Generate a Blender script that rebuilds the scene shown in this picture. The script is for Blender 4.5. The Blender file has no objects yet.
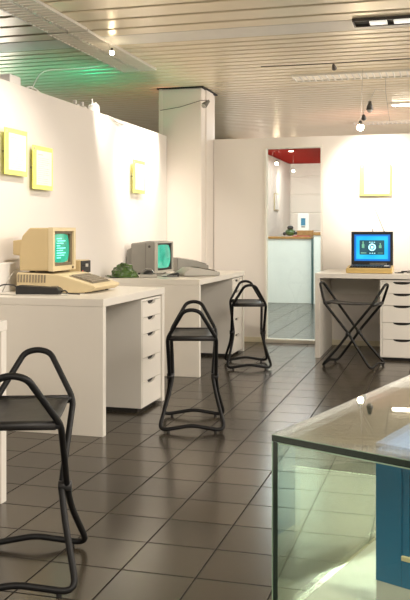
import bpy, bmesh, math, random
from mathutils import Vector, Matrix
random.seed(7)
C = bpy.context.scene.collection
PI = math.pi
CAM_H = 1.09
CEIL = 2.49

# ------------------------------------------------------------------ materials
def mat(name, col, rough=0.5, metal=0.0, noise=0.0, nscale=8.0, bump=0.0, spec=0.5, emit=None, estr=0.0, coat=0.0):
    m = bpy.data.materials.new(name); m.use_nodes = True
    nt = m.node_tree; b = nt.nodes['Principled BSDF']
    b.inputs['Base Color'].default_value = (*col, 1)
    b.inputs['Roughness'].default_value = rough
    b.inputs['Metallic'].default_value = metal
    b.inputs['Specular IOR Level'].default_value = spec
    b.inputs['Coat Weight'].default_value = coat
    if noise or bump:
        tc = nt.nodes.new('ShaderNodeTexCoord')
        n = nt.nodes.new('ShaderNodeTexNoise'); n.inputs['Scale'].default_value = nscale; n.inputs['Detail'].default_value = 4
        nt.links.new(tc.outputs['Object'], n.inputs['Vector'])
        if noise:
            r = nt.nodes.new('ShaderNodeValToRGB')
            r.color_ramp.elements[0].position = 0.3; r.color_ramp.elements[1].position = 0.7
            r.color_ramp.elements[0].color = (*[c*(1-noise) for c in col], 1)
            r.color_ramp.elements[1].color = (*[min(1, c*(1+noise*0.5)) for c in col], 1)
            nt.links.new(n.outputs['Fac'], r.inputs['Fac']); nt.links.new(r.outputs['Color'], b.inputs['Base Color'])
        if bump:
            bp = nt.nodes.new('ShaderNodeBump'); bp.inputs['Strength'].default_value = bump; bp.inputs['Distance'].default_value = 0.01
            nt.links.new(n.outputs['Fac'], bp.inputs['Height']); nt.links.new(bp.outputs['Normal'], b.inputs['Normal'])
    if emit:
        b.inputs['Emission Color'].default_value = (*emit, 1); b.inputs['Emission Strength'].default_value = estr
    return m

def glass_mat(name, tint, gloss=1.0, rough=0.0, ior=1.5):
    m = bpy.data.materials.new(name); m.use_nodes = True
    nt = m.node_tree; nt.nodes.clear()
    out = nt.nodes.new('ShaderNodeOutputMaterial'); mix = nt.nodes.new('ShaderNodeMixShader')
    tr = nt.nodes.new('ShaderNodeBsdfTransparent'); gl = nt.nodes.new('ShaderNodeBsdfGlossy')
    fr = nt.nodes.new('ShaderNodeFresnel'); fr.inputs['IOR'].default_value = ior
    mul = nt.nodes.new('ShaderNodeMath'); mul.operation = 'MULTIPLY'; mul.inputs[1].default_value = gloss; mul.use_clamp = True
    tr.inputs['Color'].default_value = (*tint, 1); gl.inputs['Roughness'].default_value = rough
    gl.inputs['Color'].default_value = (1, 1, 1, 1)
    nt.links.new(fr.outputs[0], mul.inputs[0]); nt.links.new(mul.outputs[0], mix.inputs[0])
    nt.links.new(tr.outputs[0], mix.inputs[1]); nt.links.new(gl.outputs[0], mix.inputs[2])
    nt.links.new(mix.outputs[0], out.inputs['Surface'])
    return m

def tile_mat(name, c1, c2, grout, size, ox, oy, rough=0.3):
    m = bpy.data.materials.new(name); m.use_nodes = True
    nt = m.node_tree; b = nt.nodes['Principled BSDF']; L = nt.links
    tc = nt.nodes.new('ShaderNodeTexCoord'); mp = nt.nodes.new('ShaderNodeMapping')
    mp.inputs['Location'].default_value = (-ox, -oy, 0)
    L.new(tc.outputs['Object'], mp.inputs['Vector'])
    br = nt.nodes.new('ShaderNodeTexBrick'); br.offset = 0.0; br.squash = 1.0
    br.inputs['Scale'].default_value = 1.0
    br.inputs['Brick Width'].default_value = size; br.inputs['Row Height'].default_value = size
    br.inputs['Mortar Size'].default_value = 0.0034; br.inputs['Mortar Smooth'].default_value = 0.2
    br.inputs['Bias'].default_value = 0
    br.inputs['Color1'].default_value = (*c1, 1); br.inputs['Color2'].default_value = (*c2, 1); br.inputs['Mortar'].default_value = (*grout, 1)
    L.new(mp.outputs[0], br.inputs['Vector'])
    n = nt.nodes.new('ShaderNodeTexNoise'); n.inputs['Scale'].default_value = 5; n.inputs['Detail'].default_value = 6
    L.new(tc.outputs['Object'], n.inputs['Vector'])
    mx = nt.nodes.new('ShaderNodeMix'); mx.data_type = 'RGBA'; mx.blend_type = 'MULTIPLY'; mx.inputs[0].default_value = 1
    rr = nt.nodes.new('ShaderNodeValToRGB'); rr.color_ramp.elements[0].position = .3; rr.color_ramp.elements[1].position = .7
    rr.color_ramp.elements[0].color = (.9, .9, .9, 1); rr.color_ramp.elements[1].color = (1.08, 1.06, 1.04, 1)
    L.new(n.outputs['Fac'], rr.inputs['Fac']); L.new(br.outputs['Color'], mx.inputs[6]); L.new(rr.outputs['Color'], mx.inputs[7])
    L.new(mx.outputs[2], b.inputs['Base Color'])
    mr = nt.nodes.new('ShaderNodeMapRange'); mr.inputs['To Min'].default_value = rough-.003; mr.inputs['To Max'].default_value = rough+.003
    L.new(n.outputs['Fac'], mr.inputs['Value'])
    mg = nt.nodes.new('ShaderNodeMix'); mg.inputs[3].default_value = .7
    L.new(br.outputs['Fac'], mg.inputs[0]); L.new(mr.outputs[0], mg.inputs[2]); L.new(mg.outputs[0], b.inputs['Roughness'])
    sp = nt.nodes.new('ShaderNodeMix'); sp.inputs[2].default_value = .62; sp.inputs[3].default_value = .15
    L.new(br.outputs['Fac'], sp.inputs[0]); L.new(sp.outputs[0], b.inputs['Specular IOR Level'])
    bp = nt.nodes.new('ShaderNodeBump'); bp.inputs['Strength'].default_value = .5; bp.inputs['Distance'].default_value = .002; bp.invert = True
    L.new(br.outputs['Fac'], bp.inputs['Height'])
    n2 = nt.nodes.new('ShaderNodeTexNoise'); n2.inputs['Scale'].default_value = 14; n2.inputs['Detail'].default_value = 3
    L.new(tc.outputs['Object'], n2.inputs['Vector'])
    bp2 = nt.nodes.new('ShaderNodeBump'); bp2.inputs['Strength'].default_value = .03; bp2.inputs['Distance'].default_value = .01
    L.new(n2.outputs['Fac'], bp2.inputs['Height']); L.new(bp.outputs['Normal'], bp2.inputs['Normal'])
    L.new(bp.outputs['Normal'], b.inputs['Normal'])
    return m

M = {}
M['wall'] = mat('wall_paint', (.80, .755, .70), .55, bump=.03, nscale=60)
M['dark_wall'] = mat('darkened_unseen_wall', (.07, .065, .055), .6, noise=.05)  # unseen wall behind the camera, darkened to weaken its reflection in the glass
M['column'] = mat('column_paint', (.80, .74, .67), .5, bump=.02, nscale=50)
M['desk'] = mat('white_laminate', (.80, .76, .68), .3, noise=.02, nscale=3)
M['drawer'] = mat('white_lacquer', (.82, .78, .70), .32, noise=.02, nscale=4)
M['gap'] = mat('dark_gap', (.02, .018, .015), .8, noise=.2)
M['floor'] = tile_mat('floor_tiles', (.034, .028, .020), (.062, .050, .034), (.014, .012, .009), .25, -1.0, 2.57, .21)
M['slat'] = mat('ceiling_slat', (.86, .76, .57), .30, metal=.2, noise=.06, nscale=1.5)
M['slat_white'] = mat('ceiling_plank_white', (.80, .77, .70), .4, noise=.03)
M['ceil_back'] = mat('ceiling_void', (.03, .025, .018), .8, noise=.2)
M['red_ceil'] = mat('red_ceiling_paint', (.42, .015, .008), .9, noise=.06, nscale=2, spec=.1)
M['tube'] = mat('black_coated_tube', (.007, .007, .007), .5, noise=.2, nscale=20, spec=.3)
M['leather'] = mat('black_leather', (.014, .013, .012), .48, noise=.25, nscale=12, bump=.25)
M['beige'] = mat('beige_plastic', (.55, .43, .23), .45, noise=.04, nscale=6, bump=.02)
M['beige_l'] = mat('cream_plastic', (.64, .53, .32), .42, noise=.03, nscale=6)
M['beige_y'] = mat('yellowed_plastic', (.62, .44, .16), .42, noise=.04, nscale=6)
M['keys_b'] = mat('brown_grey_keys', (.24, .20, .14), .5, noise=.2, nscale=60)
M['black'] = mat('black_plastic', (.018, .018, .018), .4, noise=.2, nscale=20)
M['brown_in'] = mat('brown_bezel', (.16, .12, .07), .45, noise=.1)
M['grey'] = mat('grey_plastic', (.21, .20, .175), .5, noise=.06, nscale=8, bump=.03)
M['grey_l'] = mat('light_grey_plastic', (.44, .42, .37), .42, noise=.04, nscale=8)
M['rib'] = mat('chrome_detail', (.5, .5, .5), .25, metal=1, noise=.05)
M['acryl'] = mat('yellow_acrylic', (.92, .95, .22), .25, noise=.03, spec=.6)
M['paper'] = mat('white_paper', (.88, .87, .84), .6, noise=.02, nscale=30)
M['ink'] = mat('grey_print', (.62, .60, .55), .7, noise=.1)
M['green'] = mat('green_plastic_film', (.055, .12, .02), .22, noise=.5, nscale=14, coat=.4)
M['white_pl'] = mat('white_plastic', (.80, .78, .74), .4, noise=.03)
M['louver'] = mat('louver_metal', (.74, .71, .64), .35, metal=.2, noise=.04)
M['louver_dark'] = mat('louver_cavity', (.30, .27, .21), .5, noise=.1)
M['baffle_glow'] = mat('baffle_glow', (.8, .8, .75), .3, noise=.02, emit=(1, .95, .85), estr=.55)  # glow put into the slot baffles in place of bounced light
M['louver_glow'] = mat('added_reflector_glow', (.5, .45, .36), .4, noise=.05, emit=(1, .86, .66), estr=.30)  # glow put into unlit louvre reflectors to brighten them
M['black_frame'] = mat('dark_fitting', (.05, .045, .04), .4, noise=.1)
M['bulb'] = mat('lit_bulb', (1, .9, .75), .3, noise=.01, emit=(1, .80, .52), estr=60)
M['bulb_s'] = mat('small_lit_bulb', (1, .9, .75), .3, noise=.01, emit=(1, .86, .7), estr=25)
M['wire'] = mat('steel_wire', (.12, .10, .08), .4, metal=.6, noise=.1)
M['trim_y'] = mat('cream_trim', (.74, .68, .50), .4, noise=.03)
M['counter'] = mat('counter_white', (.80, .83, .80), .35, noise=.02)
M['wood'] = mat('orange_wood', (.42, .22, .07), .4, noise=.25, nscale=20)
M['teal'] = mat('dark_teal_edge', (.10, .18, .18), .4, noise=.1)
M['blue'] = mat('blue_card', (.001, .105, .23), .4, noise=.05, nscale=10)
M['blue_l'] = mat('blue_card_lit_top', (.30, .52, .95), .35, noise=.04, nscale=10)  # box top coloured paler to carry the light falling on it
M['greybase'] = mat('grey_card', (.42, .41, .39), .5, noise=.05, nscale=10)
M['tan'] = mat('tan_card', (.52, .45, .28), .5, noise=.08)
M['glass'] = glass_mat('case_glass', (.94, .985, .93), .55, 0.0, 1.5)
M['glass_top'] = glass_mat('case_top_glass', (.97, .99, .96), .72, 0.0, 1.5)
M['glass_edge'] = mat('green_glass_edge', (.010, .022, .014), .12, noise=.2, nscale=5)
M['glass_edge_l'] = mat('glass_edge_highlight', (.22, .32, .22), .12, noise=.1, nscale=5)  # pale green with the highlight along the glass edges painted in
M['door_glass'] = glass_mat('door_glass', (.93, .97, .95), .5, 0.0, 1.45)
M['mirror'] = mat('case_base_gloss', (.30, .31, .26), .04, metal=0, spec=1.0, noise=.03)
M['red'] = mat('red_card', (.5, .05, .04), .5, noise=.15)
M['bluesign'] = mat('blue_print', (.04, .22, .38), .4, noise=.1)
M['scr_line'] = mat('screen_shadow_line', (.002, .06, .04), .3, noise=.1)
M['greenlite'] = mat('green_tube', (.1, .9, .5), .3, noise=.02, emit=(.05, 1, .5), estr=14)

def screen_mat(name, c_mid, c_edge, strength, bands=0):
    m = bpy.data.materials.new(name); m.use_nodes = True
    nt = m.node_tree; L = nt.links; b = nt.nodes['Principled BSDF']
    b.inputs['Base Color'].default_value = (.01, .02, .02, 1); b.inputs['Roughness'].default_value = .15
    tc = nt.nodes.new('ShaderNodeTexCoord')
    n = nt.nodes.new('ShaderNodeTexNoise'); n.inputs['Scale'].default_value = 9; n.inputs['Detail'].default_value = 1
    L.new(tc.outputs['Object'], n.inputs['Vector'])
    r = nt.nodes.new('ShaderNodeValToRGB'); r.color_ramp.elements[0].position = .3; r.color_ramp.elements[1].position = .65
    r.color_ramp.elements[0].color = (*c_edge, 1); r.color_ramp.elements[1].color = (*c_mid, 1)
    L.new(n.outputs['Fac'], r.inputs['Fac']); L.new(r.outputs['Color'], b.inputs['Emission Color'])
    b.inputs['Emission Strength'].default_value = strength
    return m
M['crt_green'] = screen_mat('green_phosphor', (.03, .60, .36), (.01, .40, .23), .9)
M['crt_green2'] = screen_mat('green_phosphor_pale', (.10, .75, .48), (.02, .42, .27), .75)
M['crt_text'] = mat('bright_phosphor_text', (.2, 1, .8), .3, noise=.02, emit=(.22, .95, .72), estr=1.0)
M['crt_blue'] = screen_mat('blue_phosphor', (.03, .58, 1.0), (.015, .45, .95), 1.0)
M['crt_blue_d'] = mat('deep_blue_phosphor', (.01, .1, .4), .3, noise=.02, emit=(.01, .16, .55), estr=.8)
M['crt_dark'] = screen_mat('dark_picture', (.05, .13, .16), (.02, .08, .11), .8)
M['crt_white'] = mat('white_phosphor', (.6, .9, 1), .3, noise=.01, emit=(.35, .85, 1), estr=1.1)
M['crt_lime'] = mat('lime_phosphor', (.2, .5, .3), .3, noise=.01, emit=(.14, .32, .28), estr=.7)

# ------------------------------------------------------------------ mesh helpers
def nb(): return bmesh.new()
def box(bm, x0, x1, y0, y1, z0, z1, bev=0.0, mtx=None, seg=2):
    r = bmesh.ops.create_cube(bm, size=1)
    vs = r['verts']
    for v in vs:
        v.co = Vector(((x0+x1)/2+v.co.x*(x1-x0), (y0+y1)/2+v.co.y*(y1-y0), (z0+z1)/2+v.co.z*(z1-z0)))
    if bev:
        es = list({e for v in vs for e in v.link_edges})
        rr = bmesh.ops.bevel(bm, geom=es, offset=bev, segments=seg, affect='EDGES', profile=.5)
        vs = list({v for f in rr['faces'] for v in f.verts} | {v for v in vs if v.is_valid})
    if mtx is not None:
        for v in vs: v.co = mtx @ v.co
    return vs
def prism(bm, poly, a0, a1, axis='y', mtx=None, bev=0.0):
    """extrude a 2-D outline: axis y -> outline in (x,z); x -> (y,z); z -> (x,y)"""
    def P(p, a):
        return {'y': Vector((p[0], a, p[1])), 'x': Vector((a, p[0], p[1])), 'z': Vector((p[0], p[1], a))}[axis]
    n = len(poly)
    A = [bm.verts.new(P(p, a0)) for p in poly]; B = [bm.verts.new(P(p, a1)) for p in poly]
    fs = [bm.faces.new(A), bm.faces.new(B[::-1])]
    for i in range(n): fs.append(bm.faces.new((A[i], B[i], B[(i+1) % n], A[(i+1) % n])))
    vs = A+B
    bmesh.ops.recalc_face_normals(bm, faces=fs)
    if bev:
        es = list({e for v in vs for e in v.link_edges})
        rr = bmesh.ops.bevel(bm, geom=es, offset=bev, segments=2, affect='EDGES', profile=.5)
        vs = list({v for f in rr['faces'] for v in f.verts} | {v for v in vs if v.is_valid})
    if mtx is not None:
        for v in vs: v.co = mtx @ v.co
    return vs
def roundpath(pts, r, closed=False, n=5):
    out = []; N = len(pts); pts = [Vector(p) for p in pts]
    rs = r if isinstance(r, (list, tuple)) else [r]*N
    for i in range(N):
        if not closed and i in (0, N-1): out.append(pts[i]); continue
        a, b, c = pts[i-1], pts[i], pts[(i+1) % N]
        d1, d2 = (a-b), (c-b); q = min(rs[i], d1.length*.48, d2.length*.48)
        p0 = b+d1.normalized()*q; p2 = b+d2.normalized()*q
        for k in range(n+1):
            t = k/n; out.append(p0*(1-t)**2+b*2*t*(1-t)+p2*t*t)
    return out
def tube(bm, pts, r, closed=False, seg=10, mtx=None):
    pts = [Vector(p) for p in pts]; N = len(pts); rings = []
    T = []
    for i in range(N):
        if closed: t = pts[(i+1) % N]-pts[i-1]
        else: t = pts[min(i+1, N-1)]-pts[max(i-1, 0)]
        T.append(t.normalized())
    up = Vector((0, 0, 1)) if abs(T[0].z) < .9 else Vector((1, 0, 0))
    nrm = (up-T[0]*up.dot(T[0])).normalized(); normals = [nrm]
    for i in range(1, N):
        nrm = T[i-1].rotation_difference(T[i]) @ nrm
        nrm = (nrm-T[i]*nrm.dot(T[i])).normalized(); normals.append(nrm)
    if closed:
        e = T[-1].rotation_difference(T[0]) @ normals[-1]
        ang = e.angle(normals[0]); 
        if e.cross(normals[0]).dot(T[0]) < 0: ang = -ang
        normals = [Matrix.Rotation(ang*i/N, 3, T[i]) @ normals[i] for i in range(N)]
    for i in range(N):
        b = T[i].cross(normals[i]); ring = []
        for k in range(seg):
            a = 2*PI*k/seg
            co = pts[i]+(normals[i]*math.cos(a)+b*math.sin(a))*r
            if mtx is not None: co = mtx @ co
            ring.append(bm.verts.new(co))
        rings.append(ring)
    for i in range(N if closed else N-1):
        A, B = rings[i], rings[(i+1) % N]
        for k in range(seg): bm.faces.new((A[k], A[(k+1) % seg], B[(k+1) % seg], B[k]))
    if not closed:
        bm.faces.new(rings[0][::-1]); bm.faces.new(rings[-1])
def cyl(bm, p0, p1, r0, r1=None, seg=20):
    r1 = r0 if r1 is None else r1
    p0, p1 = Vector(p0), Vector(p1); t = (p1-p0).normalized()
    up = Vector((0, 0, 1)) if abs(t.z) < .9 else Vector((1, 0, 0))
    a = t.cross(up).normalized(); b = t.cross(a); R = []
    for p, r in ((p0, r0), (p1, r1)):
        R.append([bm.verts.new(p+(a*math.cos(2*PI*k/seg)+b*math.sin(2*PI*k/seg))*r) for k in range(seg)])
    for k in range(seg): bm.faces.new((R[0][k], R[0][(k+1) % seg], R[1][(k+1) % seg], R[1][k]))
    bm.faces.new(R[0][::-1]); bm.faces.new(R[1])
def ball(bm, c, r, sx=1, sy=1, sz=1, sub=2):
    rr = bmesh.ops.create_icosphere(bm, subdivisions=sub, radius=r)
    for v in rr['verts']: v.co = Vector((c[0]+v.co.x*sx, c[1]+v.co.y*sy, c[2]+v.co.z*sz))
    return rr['verts']
def obj(name, bm, m, parent=None, smooth=False):
    me = bpy.data.meshes.new(name)
    bmesh.ops.recalc_face_normals(bm, faces=bm.faces)
    bm.to_mesh(me); bm.free()
    ms = m if isinstance(m, list) else [m]
    for x in ms: me.materials.append(x)
    if smooth:
        for p in me.polygons: p.use_smooth = True
    o = bpy.data.objects.new(name, me); C.objects.link(o)
    if parent: o.parent = parent
    return o
def tag(o, label, cat, group=None):
    o['label'] = label; o['category'] = cat
    if group: o['group'] = group
    return o
def thing(name, label, cat, loc=(0, 0, 0), rz=0, group=None):
    o = bpy.data.objects.new(name, None); C.objects.link(o); o.empty_display_size = .1
    o.location = loc; o.rotation_euler = (0, 0, rz); return tag(o, label, cat, group)
def struct(name, bm, m, parent=None):
    o = obj(name, bm, m, parent)
    if parent is None: o['kind'] = 'structure'
    return o
def kids(o): return [c for c in bpy.data.objects if c.parent == o]
def dup(o, parent=None):
    c = o.copy(); C.objects.link(c); c.parent = parent
    for k in kids(o): dup(k, c)
    return c
def place(o, loc, rz, label=None, group=None):
    o.location = loc; o.rotation_euler = (0, 0, rz)
    if label: o['label'] = label
    if group: o['group'] = group
    return o

# ------------------------------------------------------------------ room shell
WL = -2.58      # face of the left partition
WB = 8.25       # face of the back partition
bm = nb(); box(bm, -6.2, 3.2, -3.2, 17.4, -.05, 0); struct('floor', bm, M['floor'])

bm = nb()
y = -3.0
while y < 5.60:
    box(bm, -6.1, 3.1, y, y+.21, CEIL, CEIL+.018, .004, seg=1); y += .25
y = 5.97
while y < 12.75:
    box(bm, -6.1, 3.1, y, y+.112, CEIL, CEIL+.016, .004, seg=1); y += .142
CE = struct('ceiling', bm, M['slat'])
bm = nb(); box(bm, -6.1, 3.1, 5.66, 5.945, CEIL-.004, CEIL+.018, .003); struct('ceiling_white_plank', bm, M['slat_white'], CE)
bm = nb(); box(bm, -6.1, 3.1, -3.1, 12.8, CEIL+.045, CEIL+.06); struct('ceiling_void', bm, M['ceil_back'], CE)
bm = nb(); box(bm, -6.1, 3.1, 12.8, 17.3, CEIL-.01, CEIL+.06); struct('red_ceiling_panel', bm, M['red_ceil'], CE)

bm = nb(); box(bm, WL-.09, WL, -2.6, 7.84, 0, 2.02, .002); struct('wall_left', bm, M['wall'])
DX0, DX1, DZ = -1.70, -1.125, 1.94
bm = nb()
box(bm, -2.222, DX0, WB, WB+.09, 0, 2.02)
box(bm, DX0, DX1, WB, WB+.09, DZ, 2.02)
box(bm, DX1, 2.6, WB, WB+.09, 0, 2.02)
struct('wall_back', bm, M['wall'])
bm = nb(); box(bm, -2.655, -2.232, 7.85, 8.35, 0, CEIL-.012, .012); col = struct('wall_column', bm, M['column'])
bm = nb(); box(bm, -2.662, -2.63, 7.842, 7.86, 2.03, CEIL-.012); box(bm, -2.248, -2.222, 7.99, 8.24, 0, CEIL-.012); struct('column_trim', bm, M['column'], col)
bm = nb(); box(bm, -2.68, -2.21, 7.83, 8.37, CEIL-.014, CEIL-.002); struct('column_shadow_gap', bm, M['gap'], col)  # dark slab stands in for the shade in the gap above the column
# outer shell
bm = nb(); box(bm, -6.2, -6.1, -3.2, 17.4, 0, 2.6); struct('wall_far_left', bm, M['wall'])
bm = nb(); box(bm, 3.1, 3.2, -3.2, 17.4, 0, 2.6); struct('wall_right', bm, M['wall'])
bm = nb(); box(bm, -6.1, 3.1, -3.2, -3.1, 0, 2.6); struct('wall_behind', bm, M['dark_wall'])
# far room wall with broad plank courses
bm = nb()
for i in range(7):
    box(bm, -6.1, 3.1, 17.2-.012, 17.35, i*.37+.008, (i+1)*.37-.008, .008, seg=1)
box(bm, -6.1, 3.1, 17.2, 17.36, 0, 2.6)
struct('wall_far_room', bm, M['wall'])
bm = nb(); box(bm, -3.1, -3.0, 12.2, 17.18, 0, 2.47); struct('wall_far_room_left', bm, M['wall'])
# baseboard and sill
bm = nb(); box(bm, DX1+.0, 2.4, WB-.012, WB-.001, 0, .05, .002); box(bm, -2.2, DX0-.0, WB-.012, WB-.001, 0, .05, .002); struct('baseboard_back', bm, M['trim_y'])

# glass door slot
bm = nb()
box(bm, DX0+.001, DX0+.018, WB-.012, WB+.092, .0345, DZ-.0265); box(bm, DX1-.018, DX1-.001, WB-.012, WB+.092, .0345, DZ-.0265)
box(bm, DX0+.001, DX1-.001, WB-.012, WB+.092, DZ-.026, DZ-.001); box(bm, DX0+.001, DX1-.001, WB-.014, WB+.092, 0, .034)
dr = struct('door_1', bm, M['desk'])
bm = nb(); box(bm, DX0+.018, DX1-.018, WB+.04, WB+.048, .034, DZ-.026); struct('glass_pane', bm, M['door_glass'], dr)

# ------------------------------------------------------------------ desks
def make_desk(W, D, label, loc, rz, modesty, group='white desks'):
    """local: x along the long side, y from the open front (0) to the rear (D)"""
    t = thing('desk', label, 'desk', loc, rz, group)
    H, th = .733, .042
    bm = nb(); box(bm, 0, W, 0, D, H-th, H, .003); obj('tabletop', bm, M['desk'], t)
    for x0 in (0, W-th):
        bm = nb(); box(bm, x0, x0+th, .003, D, 0, H-th-.0005, .002); obj('side_panel', bm, M['desk'], t)
    bm = nb(); box(bm, th+.001, W-th-.001, D-modesty[0]-.02, D-modesty[0], modesty[1], H-th-.001, .002); obj('back_panel', bm, M['desk'], t)
    return t
# along the left wall: local x -> world +Y, local y -> world -X  (rz = 90 deg)
make_desk(1.035, .80, 'white desk carrying the beige computer with the green screen', (-1.735, 4.20, 0), PI/2, (.03, .02))
make_desk(1.50, .80, 'white desk in front of the square column, under the grey computer monitor', (-1.755, 6.12, 0), PI/2, (.03, .02))
make_desk(1.10, .82, 'white desk cut off by the picture edge beside the nearest stool', (-1.70, 2.00, 0), PI/2, (.03, .02))
make_desk(1.60, .84, 'white desk against the back wall under the television with the blue screen', (-1.068, 7.35, 0), 0, (.06, .50))

DR_H = [.098, .10, .145, .142, .150]
def make_drawers(label):
    """local: x across the front (0..0.36), y into the unit, front at y=0"""
    W, D, z0, top = .36, .56, .025, .682
    t = thing('drawer_unit', label, 'drawer unit', group='white drawer units')
    bm = nb()
    box(bm, 0, .016, .0, D, z0, top, .0015); box(bm, W-.016, W, .0, D, z0, top, .0015)
    box(bm, .0165, W-.0165, .0, D, top-.014, top, .001); box(bm, .0165, W-.0165, .002, D, z0, z0+.014, .001)
    box(bm, .0165, W-.0165, D-.01, D-.001, z0+.015, top-.015)
    obj('body', bm, M['drawer'], t)
    bm = nb(); box(bm, .012, W-.012, .03, D-.02, 0, z0-.0005); obj('plinth', bm, M['gap'], t)
    z = top-.017
    for i, h in enumerate(DR_H):
        zt = z; zb = z-h*.982; z -= h*.982+.0025
        cx = W/2; hw = .072; nd = .021
        out = [(.0185, zb+.001), (W-.0185, zb+.001), (W-.0185, zt)]
        out += [(cx+hw, zt)] + [(cx+hw*(1-.0)*math.cos(a), zt-nd*math.sin(a)**.8) for a in [PI*k/10 for k in range(1, 10)]] + [(cx-hw, zt)]
        out += [(.0185, zt)]
        bm = nb(); prism(bm, out, -.001, .015, 'y'); d = obj('drawer', bm, M['drawer'], t)
        bm = nb(); box(bm, cx-hw-.006, cx+hw+.006, .016, .022, zt-nd-.006, zt+.0); obj('notch_shade', bm, M['gap'], d)  # dark plate stands in for shade inside the grip notch
    return t
DU = make_drawers('white five-drawer unit under the desk with the beige computer')
place(DU, (-1.748, 4.825, 0), PI/2)
for loc, rz, lab in (((-1.768, 7.20, 0), PI/2, 'white five-drawer unit under the far end of the desk with the grey monitor'),
                     ((-1.722, 2.66, 0), PI/2, 'white drawer unit cut off by the picture edge behind the nearest stool'),
                     ((-.515, 7.362, 0), 0, 'white five-drawer unit under the desk with the television')):
    d = dup(DU); place(d, loc, rz, lab)

# ------------------------------------------------------------------ stools
def make_stool(label):
    t = thing('folding_stool', label, 'stool', group='black tubular folding stools')
    R = .0106
    for sgn, wo in ((1, 0.0), (-1, .0)):
        q = .131; p = .122 if sgn > 0 else .122
        off = .0105*sgn
        P = []; rad = []
        def add(x, y_, z, r): P.append((x, y_*sgn, z)); rad.append(r)
        ys, yt, yf = .198, .275, -.205
        add(.0, -yt+.0, .675, .02)
        add(.045, -yt+.001, .664, .05)
        add(q+.002, -ys, .512, .03)
        add(p+off*.9, 0, .272, .03)
        add(p+.012+off*.4, -yf*.30, .185, .05)
        add(.182, -yf*1.0, .010, .055)
        add(0, -yf, .040, .035)
        add(-.182, -yf, .010, .055)
        add(-(p+.012+off*.4), -yf*.30, .185, .05)
        add(-(p+off*.9), 0, .272, .03)
        add(-(q+.002), -ys, .512, .03)
        add(-.045, -yt+.001, .664, .05)
        bm = nb(); tube(bm, roundpath(P, rad, True), R, True, 10); obj('frame', bm, M['tube'], t, True)
        bm = nb(); cyl(bm, (-q, -ys*sgn, .512), (q, -ys*sgn, .512), R*1.15, seg=12); obj('crossbar', bm, M['tube'], t, True)
    for s in (1, -1):
        bm = nb(); cyl(bm, (s*(.104), 0, .272), (s*.146, 0, .272), .0165, seg=14); obj('pivot', bm, M['black'], t, True)
    # sling seat
    bm = nb(); n = 12; th = .005; rows = []
    for i in range(n+1):
        yy = -.205+.41*i/n; k = 1-(2*i/n-1)**2
        z = .522-.012*k; w = .118+.0*k
        rows.append([bm.verts.new((x, yy, z+dz)) for dz in (0, -th) for x in (-w, -w/2, 0, w/2, w)])
    for i in range(n):
        a, b = rows[i], rows[i+1]
        for j in range(4):
            bm.faces.new((a[j], a[j+1], b[j+1], b[j])); bm.faces.new((a[5+j], b[5+j], b[6+j], a[6+j]))
        bm.faces.new((a[0], b[0], b[5], a[5])); bm.faces.new((a[4], a[9], b[9], b[4]))
    for a in (rows[0], rows[-1]):
        for j in range(4): bm.faces.new((a[j], a[5+j], a[6+j], a[j+1]))
    for sg in (1, -1):   # hems wrapped round the crossbars
        tube(bm, [(-.118, sg*.2, .512), (.118, sg*.2, .512)], .0145, False, 12)
    obj('seat', bm, M['leather'], t, True)
    for sx in (1, -1):
        for sy in (1, -1):
            bm = nb(); cyl(bm, (sx*.128, sy*.205, .0005), (sx*.128, sy*.205, .012), .0085, seg=12); obj('foot_pad', bm, M['black'], t)
    return t
yaw = math.radians(15.64)
S = make_stool('black folding stool nearest the camera, cut off by the picture edge')
place(S, (-1.292, 2.478, 0), yaw+.06)
for loc, rz, lab in (((-1.366, 4.622, 0), yaw-.01, 'black folding stool standing beside the drawers of the beige computer desk'),
                     ((-1.535, 6.77, 0), yaw+.02, 'black folding stool beside the narrow glass doorway, far end of the row'),
                     ((-.700, 6.985, 0), math.radians(76), 'black folding stool seen from the side as a cross, in front of the television desk')):
    s = dup(S); place(s, loc, rz, lab)

# ------------------------------------------------------------------ posters
def make_poster(label, S_=.285, header=True, inner=(.045, .02, .03, .03), lines=14):
    """local: x to the right, z up, front faces -y; back at y=0"""
    t = thing('poster', label, 'poster', group='square yellow acrylic notices')
    bm = nb(); box(bm, -S_/2, S_/2, -.012, -.004, -S_/2, S_/2, .002); obj('acrylic_panel', bm, M['acryl'], t)
    for sx in (-1, 1):
        bm = nb(); cyl(bm, (sx*.1, -.004, 0), (sx*.1, 0.03, 0), .006); obj('spacer', bm, M['rib'], t)
    l, r, tp, b = inner
    bm = nb(); box(bm, -S_/2+l, S_/2-r, -.0135, -.0122, -S_/2+b, S_/2-tp); obj('paper', bm, M['paper'], t)
    bm = nb(); x0, x1 = -S_/2+l+.02, S_/2-r-.02; z = S_/2-tp-.03
    if header:
        box(bm, x0, x0+.07, -.0142, -.0136, z, z+.007); z -= .02
    for i in range(lines):
        w = (x1-x0)*random.uniform(.8, 1) if i % 5 != 4 else (x1-x0)*.5
        box(bm, x0, x0+w, -.0139, -.0136, z, z+.0025); z -= .0135
    obj('text_lines', bm, M['ink'], t)
    bm = nb(); box(bm, -S_/2+.012, -S_/2+.03, -.0135, -.0122, S_/2-.03, S_/2-.012); obj('logo', bm, M['tan'], t)
    return t
P1 = make_poster('yellow-framed notice with text, leftmost on the wall beside the desks')
place(P1, (WL+.03, 4.745, 1.582), PI/2)
for loc, rz, lab, sc in (((WL+.03, 5.11, 1.510), PI/2, 'yellow-framed notice with text, lower one of the close pair', 1),
                     ((WL+.03, 6.955, 1.568), PI/2, 'yellow-framed notice hanging alone near the square column', 1)):
    p = dup(P1); place(p, loc, rz, lab)
P4 = make_poster('yellow-framed notice on the back wall above the television', .295, False, (.046, .016, .012, .02), 0)
place(P4, (-.62, WB-.03, 1.583), 0)

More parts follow.
